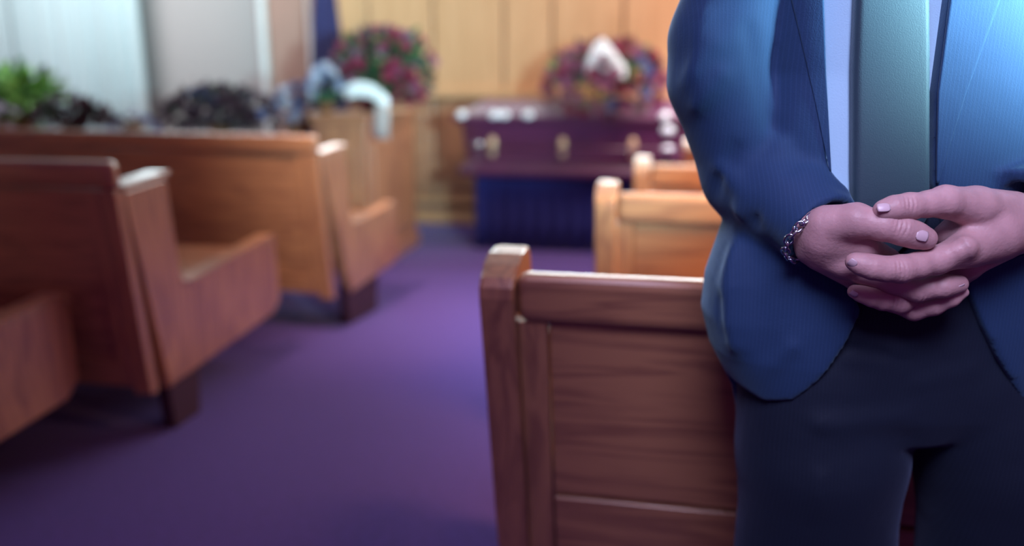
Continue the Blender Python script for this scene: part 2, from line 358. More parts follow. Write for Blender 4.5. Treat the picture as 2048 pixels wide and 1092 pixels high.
def arrangement(name, label, loc, c, r, blooms, nleaf, lm, lsize=.07, pot=None, seed=1, lower=-.2, bs=.028, cat='flowers', ok=lambda p: p.z > .01):
    rnd = random.Random(seed); e = empty(name, loc); tag(e, label, cat)
    foliage(e, c, r, nleaf, [M[k] for k in lm], lsize, rnd, ok=ok)
    for kind, n in blooms:
        for i in range(n):
            while True:
                v = Vector((rnd.gauss(0, 1), rnd.gauss(0, 1), rnd.gauss(0, 1))).normalized()
                if v.z > lower and (v.y < .45): break
            k = rnd.uniform(.90, 1.05)
            if not ok(Vector(c) + Vector((v.x * r[0], v.y * r[1], v.z * r[2])) * k - Vector((0, 0, bs * .6))): continue
            o = bpy.data.objects.new('rose' if kind.startswith('rose') else 'bloom', ROSE[kind]); link(o, e)
            o.location = Vector(c) + Vector((v.x * r[0], v.y * r[1], v.z * r[2])) * k
            o.rotation_euler = v.to_track_quat('Z', 'Y').to_euler(); s = bs * rnd.uniform(.75, 1.25); o.scale = (s, s, s)
    if pot:
        pr, ph = pot; loft('pot', [(0, pr * .75, pr * .75), (ph * .5, pr * .9, pr * .9), (ph * .95, pr, pr), (ph, pr * 1.04, pr * 1.04)], M['basket'], e, n=20, p=2)
        bm = bmesh.new()
        for i in range(9):
            a = i * .7; tube(bm, [(math.cos(a) * pr * .4, math.sin(a) * pr * .4, ph * .6), (c[0] + math.cos(a) * r[0] * .5, c[1] + math.sin(a) * r[1] * .5, c[2])], .004, n=5)
        from_bm('stem', bm, M['leaf'], e)
    return e
def ribbon_strip(name, pts, width, m, parent, side=Vector((0, 0, 1))):
    """a folded satin band: a closed, slightly pillowed strip"""
    bm = bmesh.new(); rings = []
    for p, wd in pts:
        p = Vector(p); h = width * wd / 2; rings.append([bm.verts.new(p + side * h * math.cos(a) + Vector((0, .007 * math.sin(a), .004 * math.sin(3 * len(rings))))) for a in [2 * math.pi * k / 10 for k in range(10)]])
    for a, b in zip(rings, rings[1:]):
        for k in range(10): bm.faces.new((a[k], a[(k + 1) % 10], b[(k + 1) % 10], b[k]))
    bm.faces.new(rings[0][::-1]); bm.faces.new(rings[-1])
    return from_bm(name, bm, m, parent, True)
# big bouquet on the cabinet
B = at_Y(768, 140, c0.y + .42); base = Vector((cab.location.x + cw * .35, c0.y + .42, .911))
big = arrangement('rose_bouquet', 'large bouquet of dark red roses on the wooden cabinet', base, (B.x - base.x, 0, B.z - base.z), (.29, .20, .235),
                  [('rose', 58), ('rosep', 26)], 900, ('leaf', 'leafd', 'leaf', 'leafp', 'leafd'), lsize=.075, pot=(.10, .12), seed=3, bs=.036, lower=-.75)
def rel(px, py, Y, o): return at_Y(px, py, Y) - Vector(o.location)
yf = c0.y + .08
ribbon_strip('ribbon', [(rel(a, b, yf, big), 1) for a, b in ((690, 186), (705, 180), (725, 178), (745, 184), (762, 195), (778, 212))], .085, M['ribbon'], big)
ribbon_strip('ribbon_tail', [(rel(a, b, yf - .10, big), 1) for a, b in ((762, 212), (764, 228), (762, 250), (764, 278))], .09, M['ribbon_sheer'], big, side=Vector((1, 0, 0)))
# plants along the low table
def on_table(px): return Vector((at_Y(px, 250, TY).x, TY, TZ))
def arr_t(name, label, px, py, rx, rz, *a, dy=.10, **k):
    b0 = Vector((at_Y(px, 250, TY + dy).x, TY + dy, TZ)); c = at_Y(px, py, TY + dy) - b0; return arrangement(name, label, b0, (0, 0, c.z), (rx, .07, rz), *a, pot=(.07, .10), **k)
arr_t('leafy_plant', 'bright green leafy plant at the far left before the curtain', 45, 192, .27, .16, [], 420, ('leafl', 'leafl', 'leaf'), lsize=.12, seed=11, cat='plant')
arr_t('dark_plant', 'dark maroon foliage plant right of the green one', 145, 240, .28, .13, [('rosed', 36)], 420, ('leafd', 'leafp'), seed=12, cat='plant', dy=-.11)
arr_t('pale_posy', 'small grey-blue posy between the two dark plants', 265, 258, .17, .09, [('bloomb', 16), ('bloomw', 5)], 120, ('leafd', 'leafp'), seed=13, lsize=.05)
arr_t('dark_bouquet', 'wide dark purple bouquet behind the far left pew', 440, 228, .36, .16, [('rosed', 60), ('bloomb', 5)], 700, ('leafp', 'leafp', 'leafd'), seed=14, cat='flowers', dy=-.11)
arr_t('pale_bouquet', 'pale blue and white bouquet at the end of the far left pew', 598, 225, .15, .17, [('bloomw', 26), ('bloomb', 20)], 160, ('leafd', 'leafp'), seed=15, lsize=.05)
arr_t('white_posy', 'small white posy low at the far left edge', 6, 245, .10, .10, [('bloomw', 14)], 60, ('leafd',), seed=16, lsize=.05, dy=-.11)
e = arrangement('white_blooms', 'cluster of pale blue-white blooms left of the red bouquet on the cabinet', Vector((c1x + .09, c0.y + .06, .911)), (0, 0, .12), (.09, .03, .13),
                [('bloomw', 18), ('bloomb', 8)], 80, ('leaf', 'leafd'), pot=(.05, .06), seed=17, lsize=.05)
# navy flag left of the bouquet
fl = at_Y(650, 200, YW - .28)
fe = empty('flag', (fl.x, fl.y, 0)); tag(fe, 'dark navy flag hanging furled on a pole left of the red bouquet', 'flag')
loft('base', [(0, .14, .14), (.03, .14, .14), (.05, .05, .05), (.10, .03, .03)], M['gold'], fe, n=24, p=2)
bm = bmesh.new(); tube(bm, [(0, 0, .08), (0, 0, 1.82)], .014, n=12); from_bm('pole', bm, M['gold'], fe)
loft('finial', [(1.82, .01, .01), (1.84, .03, .03), (1.87, .028, .028), (1.93, .002, .002)], M['gold'], fe, n=16, p=2)
bm = bmesh.new(); rows = []
for k in range(14):
    z = 1.74 - k * .09; row = []
    for i in range(25):
        t = i / 24; a = t * 2 * math.pi; r = (.055 + .005 * k) * (1 + .28 * math.sin(a * 5 + k * .1)); row.append(bm.verts.new((r * math.cos(a) * 1.25 + .03, r * math.sin(a) * .7, z)))
    rows.append(row)
for a, b in zip(rows, rows[1:]):
    for i in range(24): bm.faces.new((a[i], a[i + 1], b[i + 1], b[i]))
bm.normal_update(); bmesh.ops.solidify(bm, geom=bm.faces[:], thickness=.003)
from_bm('flag_cloth', bm, M['flag'], fe, True)
# ------------------------------------------------------------------ coffin on its draped bier
k0 = at_z(945, 498, 0); kl = at_z(905, 348, .49)
KY = k0.y + .30; XL = at_Y(905, 300, KY - .33).x; KL = 2.02; KX = XL + KL / 2
bi = empty('bier', (KX, KY, 0)); tag(bi, 'bier draped in a navy pleated skirt under the coffin', 'bier')
box('platform', M['foot'], bi, -KL / 2 + .16, KL / 2 - .16, -.22, .22, .44, .489, bev=.005)
bm = bmesh.new(); path = []; hx, hy = KL / 2 - .135, .27
per = [(-hx, -hy), (hx, -hy), (hx, hy), (-hx, hy)]
for (xa_, ya_), (xb_, yb_) in zip(per, per[1:] + per[:1]):
    n = int(math.hypot(xb_ - xa_, yb_ - ya_) / .015)
    for i in range(n): path.append((xa_ + (xb_ - xa_) * i / n, ya_ + (yb_ - ya_) * i / n, math.atan2(yb_ - ya_, xb_ - xa_)))
rows = []
for z, am in ((.485, .002), (.40, .008), (.2, .012), (.003, .015)):
    rows.append([bm.verts.new((x + am * math.sin(i * .9) * math.sin(a), y - am * math.sin(i * .9) * math.cos(a), z)) for i, (x, y, a) in enumerate(path)])
for a, b in zip(rows, rows[1:]):
    for i in range(len(path)): j = (i + 1) % len(path); bm.faces.new((a[i], a[j], b[j], b[i]))
bm.normal_update(); bmesh.ops.solidify(bm, geom=bm.faces[:], thickness=.003)
from_bm('skirt', bm, M['navy_cloth'], bi, True)
cf = empty('coffin', (KX, KY, .49)); tag(cf, 'polished dark mahogany coffin with brass handles on the draped bier', 'coffin')
hx = KL / 2
loft('body', [(.0, hx - .01, .335), (.03, hx, .345), (.055, hx - .01, .335), (.075, hx - .05, .30), (.10, hx - .055, .295), (.32, hx - .03, .315), (.345, hx - .02, .325)], M['mahog'], cf, n=96, p=9)
for sx, x0, x1 in ((-1, -hx + .005, -.01), (1, .01, hx - .005)):
    bm = bmesh.new(); secs = [(.346, .335), (.375, .34), (.392, .325), (.41, .28), (.45, .22), (.478, .14), (.488, .0)]
    prof = [(-y, z) for z, y in secs] + [(y, z) for z, y in secs[::-1]][1:]
    rings = []
    for x, k in ((x0 + (.03 if sx < 0 else 0), 0), (x0 + (.0 if sx < 0 else 0), 0), (x0 + (.10 if sx < 0 else 0), 1), (x1 - (.10 if sx > 0 else 0), 1), (x1, 0)):
        pass
    xs = [x0, x0 + .02, x0 + .16, x1] if sx < 0 else [x0, x1 - .16, x1 - .02, x1]
    ks = [.12, .45, 1, 1] if sx < 0 else [1, 1, .45, .12]
    for x, k in zip(xs, ks): rings.append([bm.verts.new((x, y * (1 if z < .38 else (.8 + .2 * k)), .346 + (z - .346) * (k if z > .38 else 1) + (.03 * (1 - k) if z > .38 else 0))) for y, z in prof])
    for a, b in zip(rings, rings[1:]):
        for i in range(len(prof)): j = (i + 1) % len(prof); bm.faces.new((a[i], a[j], b[j], b[i]))
    bm.faces.new(rings[0]); bm.faces.new(rings[-1][::-1])
    bmesh.ops.bevel(bm, geom=[e_ for e_ in bm.edges], offset=.004, segments=2, affect='EDGES', clamp_overlap=True)
    from_bm('lid', bm, M['mahog'], cf)
hxs = [at_Y(x, 300, KY - .33).x - KX for x in (985, 1125, 1265, 1405)]
for x in hxs:
    h_ = loft('handle_bracket', [(-.065, .008, .006), (-.055, .022, .012), (-.02, .026, .016), (.02, .026, .016), (.055, .020, .012), (.065, .008, .006)], M['brass'], cf, n=20, p=2)
    h_.location = (x, -.335, .19)
bm = bmesh.new(); tube(bm, [(hxs[0] - .16, -.352, .185), (hxs[-1] + .16, -.352, .185)], .011, n=12); from_bm('handle_bar', bm, M['mahog'], cf, True)
for x in (hxs[0] - .10, hxs[-1] + .10):
    o = loft('rosette', [(0, .034, .034), (.008, .032, .032), (.016, .018, .018), (.02, .006, .006)], M['silver'], cf, n=20, p=2); o.location = (x, -.308, .19); o.rotation_euler = (math.pi / 2, 0, 0)
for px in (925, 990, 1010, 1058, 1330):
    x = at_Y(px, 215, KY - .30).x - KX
    o = loft('lid_glint', [(0, .034, .034), (.010, .033, .033), (.022, .024, .024), (.030, .004, .004)], M['glint'], cf, n=16, p=2); o.location = (x, -.325, .385); o.rotation_euler = (math.radians(35), 0, 0)  # pale discs placed as painted reflections along the lid edge
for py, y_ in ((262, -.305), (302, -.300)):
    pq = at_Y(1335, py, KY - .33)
    o = loft('corner_glint', [(0, .045, .032), (.012, .044, .030), (.024, .03, .02), (.03, .004, .004)], M['glint'], cf, n=20, p=2); o.location = (pq.x - KX, -.31, pq.z - .49); o.rotation_euler = (math.pi / 2, 0, 0)  # pale ovals standing in for bright reflections near the coffin corner
sp = at_Y(1212, 172, KY)
sy = arrangement('casket_spray', 'spray of plum and red roses with white ribbon on the coffin lid', Vector((sp.x, KY, .985)), (0, 0, .075), (.385, .46, .27),
                 [('rosep', 70), ('rose', 40), ('bloomb', 6)], 1100, ('leaf', 'leafd', 'leaf', 'leafp', 'leafl'), seed=21, bs=.042, lower=-.9, ok=lambda p: p.z > .02 or p.y < -.375 or (p.z > .02 - (abs(p.y) / .34) ** 2 * .12))
ys = KY - .38
ribbon_strip('ribbon', [(rel(a, b, ys, sy), k) for a, b, k in ((1170, 140, .8), (1185, 118, 1.5), (1205, 108, 1.9), (1225, 125, 1.5), (1240, 138, 1.1), (1252, 146, .7))], .10, M['ribbon'], sy)
# ------------------------------------------------------------------ implicit surfaces for the man
def grid(lo, hi, h):
    ax = [np.arange(lo[i], hi[i] + h, h) for i in range(3)]
    X, Y, Z = np.meshgrid(*ax, indexing='ij', sparse=True); return (X.astype(np.float32), Y.astype(np.float32), Z.astype(np.float32)), ax
def rc(G, a, b, ra, rb, fl=None):
    X, Y, Z = G; a = np.array(a, float); b = np.array(b, float); d = b - a; L2 = float(d @ d) + 1e-12
    px, py, pz = X - a[0], Y - a[1], Z - a[2]
    t = np.clip((px * d[0] + py * d[1] + pz * d[2]) / L2, 0, 1)
    return np.sqrt((px - t * d[0]) ** 2 + (py - t * d[1]) ** 2 + (pz - t * d[2]) ** 2) - (ra + (rb - ra) * t)
def su(a, b, k):
    if a is None: return b
    h = np.clip(.5 + .5 * (b - a) / k, 0, 1); return b + (a - b) * h - k * h * (1 - h)
def ssub(a, b, k):   # a minus b
    return -su(-a, b, k)
def nets(Fv, ax):
    nx, ny, nz = Fv.shape; h = ax[0][1] - ax[0][0]; o = np.array([a[0] for a in ax])
    s = Fv < 0
    cnt = np.zeros((nx - 1, ny - 1, nz - 1), np.int8)
    for i in (0, 1):
        for j in (0, 1):
            for k in (0, 1): cnt += s[i:nx - 1 + i, j:ny - 1 + j, k:nz - 1 + k]
    act = (cnt > 0) & (cnt < 8); idx = -np.ones(act.shape, np.int64); cells = np.argwhere(act); idx[act] = np.arange(len(cells))
    acc = np.zeros((len(cells), 3)); num = np.zeros(len(cells)); c = cells
    cor = [(i, j, k) for i in (0, 1) for j in (0, 1) for k in (0, 1)]
    for A in cor:
        for axx in range(3):
            if A[axx]: continue
            Bc = list(A); Bc[axx] = 1
            fa = Fv[c[:, 0] + A[0], c[:, 1] + A[1], c[:, 2] + A[2]]; fb = Fv[c[:, 0] + Bc[0], c[:, 1] + Bc[1], c[:, 2] + Bc[2]]
            m = (fa < 0) != (fb < 0); t = np.where(m, fa / np.where(m, fa - fb, 1), 0)
            p = np.array(A, float)[None].repeat(len(c), 0); p[:, axx] += t
            acc[m] += p[m]; num[m] += 1
    V = o + (cells + acc / num[:, None]) * h
    faces = []
    for axx in range(3):
        sl0 = [slice(None)] * 3; sl1 = [slice(None)] * 3; sl0[axx] = slice(0, -1); sl1[axx] = slice(1, None)
        a_, b_ = s[tuple(sl0)], s[tuple(sl1)]; d = np.argwhere(a_ != b_)
        u, v = [q for q in range(3) if q != axx]
        ok = (d[:, u] > 0) & (d[:, v] > 0) & (d[:, u] < Fv.shape[u] - 1) & (d[:, v] < Fv.shape[v] - 1); d = d[ok]
        ins = a_[d[:, 0], d[:, 1], d[:, 2]]
        def cell(du, dv):
            q = d.copy(); q[:, u] -= du; q[:, v] -= dv; return idx[q[:, 0], q[:, 1], q[:, 2]]
        Q = np.stack([cell(1, 1), cell(0, 1), cell(0, 0), cell(1, 0)], 1)
        flip = ins if axx != 1 else ~ins
        Q[~flip] = Q[~flip][:, ::-1]; faces.append(Q)
    return V, np.concatenate(faces)
U0, W0 = uwz(1800, 500, .925)[0], .925
def np_mesh(name, parts):
    Vs, Fs, off = [], [], 0
    for V, Fc in parts: Vs.append(V - np.array((U0, W0, 0))); Fs.append(Fc + off); off += len(V)
    V = np.concatenate(Vs).astype(np.float32); Fc = np.concatenate(Fs)
    me = bpy.data.meshes.new(name); me.vertices.add(len(V)); me.vertices.foreach_set('co', V.ravel())
    me.loops.add(Fc.size); me.loops.foreach_set('vertex_index', Fc.ravel().astype(np.int32))
    me.polygons.add(len(Fc)); me.polygons.foreach_set('loop_start', np.arange(0, Fc.size, 4, dtype=np.int32))
    me.update(calc_edges=True); me.validate(); me.shade_smooth(); return me
man = empty('person', world_of(U0, W0, 0), YAW)
tag(man, 'man in a dark blue suit and tie standing with his hands clasped', 'person')
P = uwz
RP = 1600 / .775                                   # pixels per metre near the hands
def chain(G, pts, k, F0=None, kin=None):
    c = None
    for a, b in zip(pts, pts[1:]):
        c = su(c, rc(G, P(*a[:3]), P(*b[:3]), a[3] / RP, b[3] / RP), kin or .004) if c is not None else rc(G, P(*a[:3]), P(*b[:3]), a[3] / RP, b[3] / RP)
    return c if F0 is None else su(F0, c, k)
def wrinkle(G, d, p, ax, amp, lam, sig, front=True):
    X, Y, Z = G; c = P(*p); q = np.array(ax, float); q /= np.linalg.norm(q)
    s = (X - c[0]) * q[0] + (Z - c[2]) * q[1]; r2 = (X - c[0]) ** 2 + (Y - c[1]) ** 2 + (Z - c[2]) ** 2
    t = (X - c[0]) * -q[1] + (Z - c[2]) * q[0]
    return d + amp * np.cos(2 * math.pi * (s + 8 * t * t * np.sign(s)) / lam) * np.exp(-r2 / sig ** 2)
def bump(G, d, p, r, amp):                          # a smooth swelling of the surface
    X, Y, Z = G; c = P(*p); return d - amp * np.exp(-((X - c[0]) ** 2 + (Y - c[1]) ** 2 + (Z - c[2]) ** 2) / (r / RP) ** 2)
hh = .00125
# his right hand (at the viewer's left)
lo = P(1560, 660, .87); hi = P(1955, 385, .70)
lo = np.array((P(1590, 500, .72)[0] - .04, .722, P(1700, 665, .79)[2])); hi = np.array((P(1950, 500, .78)[0], .875, P(1700, 380, .78)[2]))
G, ax = grid(lo, hi, hh)
d = chain(G, [(1560, 405, .850, 40), (1604, 444, .822, 42), (1644, 480, .800, 44)], 0)
d = chain(G, [(1622, 500, .810, 32), (1690, 525, .793, 34)], .010, d)
d = chain(G, [(1655, 452, .790, 44), (1712, 442, .772, 35), (1752, 449, .763, 27), (1768, 452, .760, 28), (1806, 462, .757, 27.5), (1830, 470, .757, 25), (1850, 477, .757, 23)], .010, d, .006)
d = chain(G, [(1650, 480, .795, 40), (1728, 492, .785, 30)], .010, d)
d = chain(G, [(1728, 494, .785, 31), (1775, 520, .800, 24), (1810, 545, .815, 20)], .004, d)
mid = chain(G, [(1645, 500, .802, 36), (1725, 542, .795, 28), (1785, 564, .785, 25), (1836, 579, .777, 25.5), (1862, 574, .773, 22.5), (1886, 573, .771, 22.5), (1902, 570, .773, 20), (1917, 568, .775, 19)], 0, None, .004)
rin = chain(G, [(1640, 512, .806, 32), (1715, 560, .808, 24), (1782, 603, .812, 21), (1828, 619, .797, 23), (1868, 611, .787, 20), (1903, 598, .781, 15.5), (1926, 585, .781, 11.5)], 0, None, .004)
lit = chain(G, [(1715, 560, .815, 22), (1780, 596, .832, 17), (1835, 592, .835, 14)], 0)
d = su(d, mid, .006); d = su(d, rin, .003); d = su(d, lit, .003)
# web of skin, tendons, knuckles
d = su(d, rc(G, P(1700, 480, .790), P(1745, 470, .785), 20 / RP, 8 / RP), .008)
d = ssub(d, rc(G, P(1718, 474, .742), P(1752, 481, .745), .0035, .0045), .006)
d = wrinkle(G, d, (1804, 455, .745), (1, -.3), .00075, .0042, .0085)
d = wrinkle(G, d, (1845, 595, .767), (1, .05), .0006, .0045, .0085)
d = wrinkle(G, d, (1880, 575, .76), (1, .0), .0006, .014, .006)
handR = nets(d, ax)
# his left hand (at the viewer's right)
lo = np.array((P(1685, 500, .76)[0], .720, P(1700, 660, .79)[2])); hi = np.array((P(2150, 500, .80)[0], .89, P(1900, 350, .76)[2]))
G, ax = grid(lo, hi, hh)
d = chain(G, [(2130, 375, .85, 42), (2070, 425, .820, 48), (2030, 455, .800, 52)], 0)
d = chain(G, [(2035, 452, .803, 50), (1985, 470, .790, 52), (1945, 490, .782, 44)], .012, d, .010)
d = chain(G, [(2020, 428, .800, 48), (1950, 414, .783, 41), (1890, 404, .770, 32), (1858, 408, .765, 25), (1818, 413, .760, 25.5), (1790, 416, .757, 23), (1769, 421, .757, 22)], .010, d, .006)
d = chain(G, [(1990, 465, .785, 44), (1928, 500, .770, 35), (1872, 521, .760, 27), (1835, 531, .755, 25), (1801, 538, .751, 26.5), (1770, 538, .749, 23.5), (1744, 534, .749, 23), (1722, 528, .751, 20), (1708, 523, .753, 17)], .010, d, .006)
d = chain(G, [(1935, 440, .800, 32), (1890, 470, .797, 24)], .010, d)
mid = chain(G, [(1980, 490, .800, 36), (1920, 525, .800, 26), (1860, 548, .812, 21), (1790, 560, .818, 19), (1745, 560, .820, 16)], 0)
rin = chain(G, [(2000, 488, .797, 38), (1940, 530, .797, 26), (1870, 585, .815, 21), (1798, 603, .790, 25), (1765, 600, .787, 21), (1744, 594, .786, 20), (1724, 588, .787, 17), (1709, 583, .787, 14.5)], 0)
lit = chain(G, [(1990, 500, .806, 28), (1940, 540, .810, 20), (1880, 596, .838, 15), (1820, 600, .842, 13)], 0)
d = su(d, mid, .004); d = su(d, rin, .003); d = su(d, lit, .003)
for a, b in (((2020, 440, .775), (1945, 485, .762)), ((2015, 485, .775), (1950, 525, .775))):
    d = su(d, rc(G, P(*a), P(*b), .0012, .001), .007)
d = su(d, rc(G, P(1930, 495, .752), P(1920, 500, .752), .010, .008), .012)
d = ssub(d, rc(G, P(1878, 452, .757), P(1905, 440, .762), .006, .004), .008)
d = wrinkle(G, d, (1820, 407, .747), (1, 0), .00075, .0042, .0085)
d = wrinkle(G, d, (1801, 541, .739), (1, .1), .00075, .0042, .0090)
d = wrinkle(G, d, (1798, 605, .777), (1, -.1), .0006, .0045, .0080)
handL = nets(d, ax)
# the rest of the body, coarser, inside the clothes
UC = U0
def torso_sdf(G, prof, pw=2.4, wc=None):
    X, Y, Z = G; zs = [p[0] for p in prof]
    cx = np.interp(Z, zs, [p[1] for p in prof]); a = np.interp(Z, zs, [p[2] for p in prof]); b = np.interp(Z, zs, [p[3] for p in prof]); cy = np.interp(Z, zs, [p[4] if len(p) > 4 else W0 for p in prof])
    k = (np.abs((X - cx) / a) ** pw + np.abs((Y - cy) / b) ** pw) ** (1 / pw)
    d = (k - 1) * np.minimum(a, b)
    return np.maximum(d, np.maximum(zs[0] - Z, Z - zs[-1]))
G, ax = grid((UC - .34, W0 - .24, -.01), (UC + .34, W0 + .16, 1.74), .008)
d = torso_sdf(G, [(.74, UC, .15, .085), (.95, UC, .14, .075), (1.15, UC, .15, .08), (1.30, UC, .16, .08), (1.36, UC, .10, .05)])
SHL, SHR = (UC - .165, W0, 1.30), (UC + .165, W0, 1.30)
ELL, ELR = P(1512, 340, .925), P(2130, 345, .925)
WRL, WRR = P(1600, 440, .826), P(2078, 420, .826)
for s, e_, w_ in ((SHL, ELL, WRL), (SHR, ELR, WRR)):
    d = su(d, rc(G, s, e_, .045, .036), .03); d = su(d, rc(G, e_, w_, .036, .022), .015)
KNL, KNR = (P(1634, 1092, W0)[0], W0 + .005, .45), (P(2000, 1092, W0)[0], W0 + .005, .45)
for sx, kn in ((-1, KNL), (1, KNR)):
    d = su(d, rc(G, (UC + sx * .095, W0, .78), kn, .07, .055), .01); d = su(d, rc(G, kn, (kn[0], W0 + .02, .07), .048, .03), .02)
    d = su(d, rc(G, (kn[0], W0 + .02, .05), (kn[0], W0 - .12, .035), .028, .022), .02)
d = su(d, rc(G, (UC, W0, 1.30), (UC, W0 - .01, 1.46), .055, .05), .03)
hc = np.array((UC, W0 - .02, 1.565))
X, Y, Z = G
head = (np.sqrt(((X - hc[0]) / .078) ** 2 + ((Y - hc[1]) / .098) ** 2 + ((Z - hc[2]) / .118) ** 2) - 1) * .08
head = su(head, rc(G, hc + (0, -.05, -.07), hc + (0, -.06, -.085), .045, .035), .03)
head = su(head, rc(G, hc + (0, -.098, .0), hc + (0, -.112, -.03), .008, .014), .012)
for s in (-1, 1):
    head = su(head, rc(G, hc + (s * .08, .005, .02), hc + (s * .08, .008, -.025), .014, .010), .008)
    head = ssub(head, rc(G, hc + (s * .033, -.105, .012), hc + (s * .033, -.105, .010), .014, .014), .01)
head = su(head, rc(G, hc + (-.02, -.098, -.052), hc + (.02, -.098, -.052), .007, .007), .008)
d = su(d, head, .02)
body = nets(d, ax)
mesh_obj('body', np_mesh('body', [body, handR, handL]), M['skin'], man)
# hair, eyes
G, ax = grid(hc - (.11, .12, .03), hc + (.11, .14, .15), .006); X, Y, Z = G
hd = (np.sqrt(((X - hc[0]) / .085) ** 2 + ((Y - hc[1] - .008) / .106) ** 2 + ((Z - hc[2] - .004) / .126) ** 2) - 1) * .085
hd = np.maximum(hd, -( (Y - hc[1] + .045) - (Z - hc[2] - .07) * -1.0) * .7)
mesh_obj('hair', np_mesh('hair', [nets(hd, ax)]), M['hair'], man)
for s in (-1, 1):
    bm = bmesh.new(); bmesh.ops.create_uvsphere(bm, u_segments=16, v_segments=10, radius=.012)
    o = from_bm('eye', bm, M['eye'], man, True); o.location = (s * .033, hc[1] - W0 - .083, hc[2] + .011)
# nails
def nail(px, py, wd, dirx, dirz, L_, Wd, nrm, rad):
    c = Vector(P(px, py, wd)) - Vector((U0, W0, 0)); t = Vector((dirx, 0, dirz)).normalized(); n = Vector(nrm).normalized(); t = (t - n * t.dot(n)).normalized(); s = t.cross(n)
    bm = bmesh.new(); nu, nv = 8, 10; rows = []
    for i in range(nu + 1):
        a = -1 + 2 * i / nu; row = []
        for j in range(nv + 1):
            b = -1 + 2 * j / nv; wl = Wd * (1 - .10 * a * a) * (1 if a > -.5 else math.sqrt(max(.25, 1 - ((-.5 - a) / .5) ** 2)))
            ang = b * wl / rad
            row.append(bm.verts.new(c + t * (a * L_ + (.0 if a < 0 else -.12 * L_ * b * b)) + s * rad * math.sin(ang) - n * rad * (1 - math.cos(ang)) - n * .0006 * a * a))
        rows.append(row)
    for a, b in zip(rows, rows[1:]):
        for j in range(nv): bm.faces.new((a[j], a[j + 1], b[j + 1], b[j]))
    bm.normal_update(); bmesh.ops.solidify(bm, geom=bm.faces[:], thickness=.0004)
    return from_bm('fingernail', bm, M['nail'], man, True)
nail(1846, 471, .7423, 1, -.25, .0062, .0058, (.10, -1, .25), .0105)
nail(1768, 414, .7462, -1, .0, .0060, .0045, (-.15, -.85, .55), .0105)
nail(1704, 528, .7443, -1, .35, .0040, .0050, (-.55, -.75, -.35), .0085)
nail(1922, 576, .7644, 1, .15, .0045, .0040, (.35, -.75, -.55), .0090)
nail(1707, 589, .7787, -1, .3, .0038, .0040, (-.5, -.7, -.5), .0070)
# ---- jacket
def poly_sdf(U, Z, poly):
    d = np.full(np.broadcast(U, Z).shape, 1e9); ins = np.zeros(d.shape, bool); n = len(poly)
    for i in range(n):
        a, b = poly[i], poly[(i + 1) % n]; e0, e1 = b[0] - a[0], b[1] - a[1]; w0, w1 = U - a[0], Z - a[1]
        t = np.clip((w0 * e0 + w1 * e1) / (e0 * e0 + e1 * e1), 0, 1); d = np.minimum(d, (w0 - e0 * t) ** 2 + (w1 - e1 * t) ** 2)
        c = ((a[1] <= Z) & (b[1] > Z)) | ((b[1] <= Z) & (a[1] > Z)); xi = a[0] + (Z - a[1]) / (e1 if abs(e1) > 1e-9 else 1e-9) * e0
        ins ^= c & (U < xi)
    return np.where(ins, -1, 1) * np.sqrt(d)
WF = .825
def Q(px, py, wd=WF): q = P(px, py, wd); return (q[0], q[2])
def zat(py, wd=W0): return P(1400, py, wd)[2]
def aof(px, py, wd=W0): return UC - P(px, py, wd)[0]
opening = [Q(1630, -420), Q(1658, 0), Q(1668, 345), Q(1697, 560), Q(1723, 622), Q(1690, 695), Q(1645, 765), Q(1600, 815), Q(1550, 832), Q(1500, 812), Q(1462, 778), Q(1430, 755), Q(1300, 740),
           Q(1300, 1500), Q(2400, 1500), Q(2400, 790), Q(2170, 830), Q(2105, 840), Q(2050, 803), Q(1995, 715), Q(1962, 650), Q(1942, 600), Q(1895, 470), Q(1869, 370), Q(1869, 185), Q(1892, 0), Q(1960, -420)]
jp = [(zat(900), UC, aof(1500, 800), .098), (zat(780), UC, aof(1470, 780), .102), (zat(690), UC, aof(1424, 690), .106), (zat(620), UC, aof(1407, 620), .106), (zat(550), UC, aof(1415, 550), .105), (zat(450), UC, aof(1450, 450), .104),
      (zat(330), UC, aof(1480, 330), .104), (zat(150), UC, .180, .106), (zat(0), UC, .190, .108), (1.25, UC, .20, .10), (1.33, UC, .19, .085), (1.38, UC, .12, .06)]
G, ax = grid((UC - .33, W0 - .205, zat(900)), (UC + .33, W0 + .125, 1.42), .0042)
X, Y, Z = G
tor = torso_sdf(G, jp, 2.5)
op = poly_sdf(X[:, 0, :], Z[:, 0, :] , opening)[:, None, :]
d = tor
slv = []
for pts in ([(UC - .175, W0, 1.29), P(1446, 80, .925), P(1440, 160, .925), P(1508, 345, .925), P(1580, 405, .870), P(1655, 470, .815)],
            [(UC + .175, W0, 1.29), P(2165, 80, .925), P(2170, 160, .925), P(2150, 335, .920), P(2105, 375, .860), P(2028, 436, .806)]):
    s = None; rr = [.062, .058, .056, .058, .050, .0415 if pts[0][0] < UC else .047]
    for i in range(5):
        c = rc(G, pts[i], pts[i + 1], rr[i], rr[i + 1]); s = c if s is None else su(s, c, .012)
    slv.append(s)
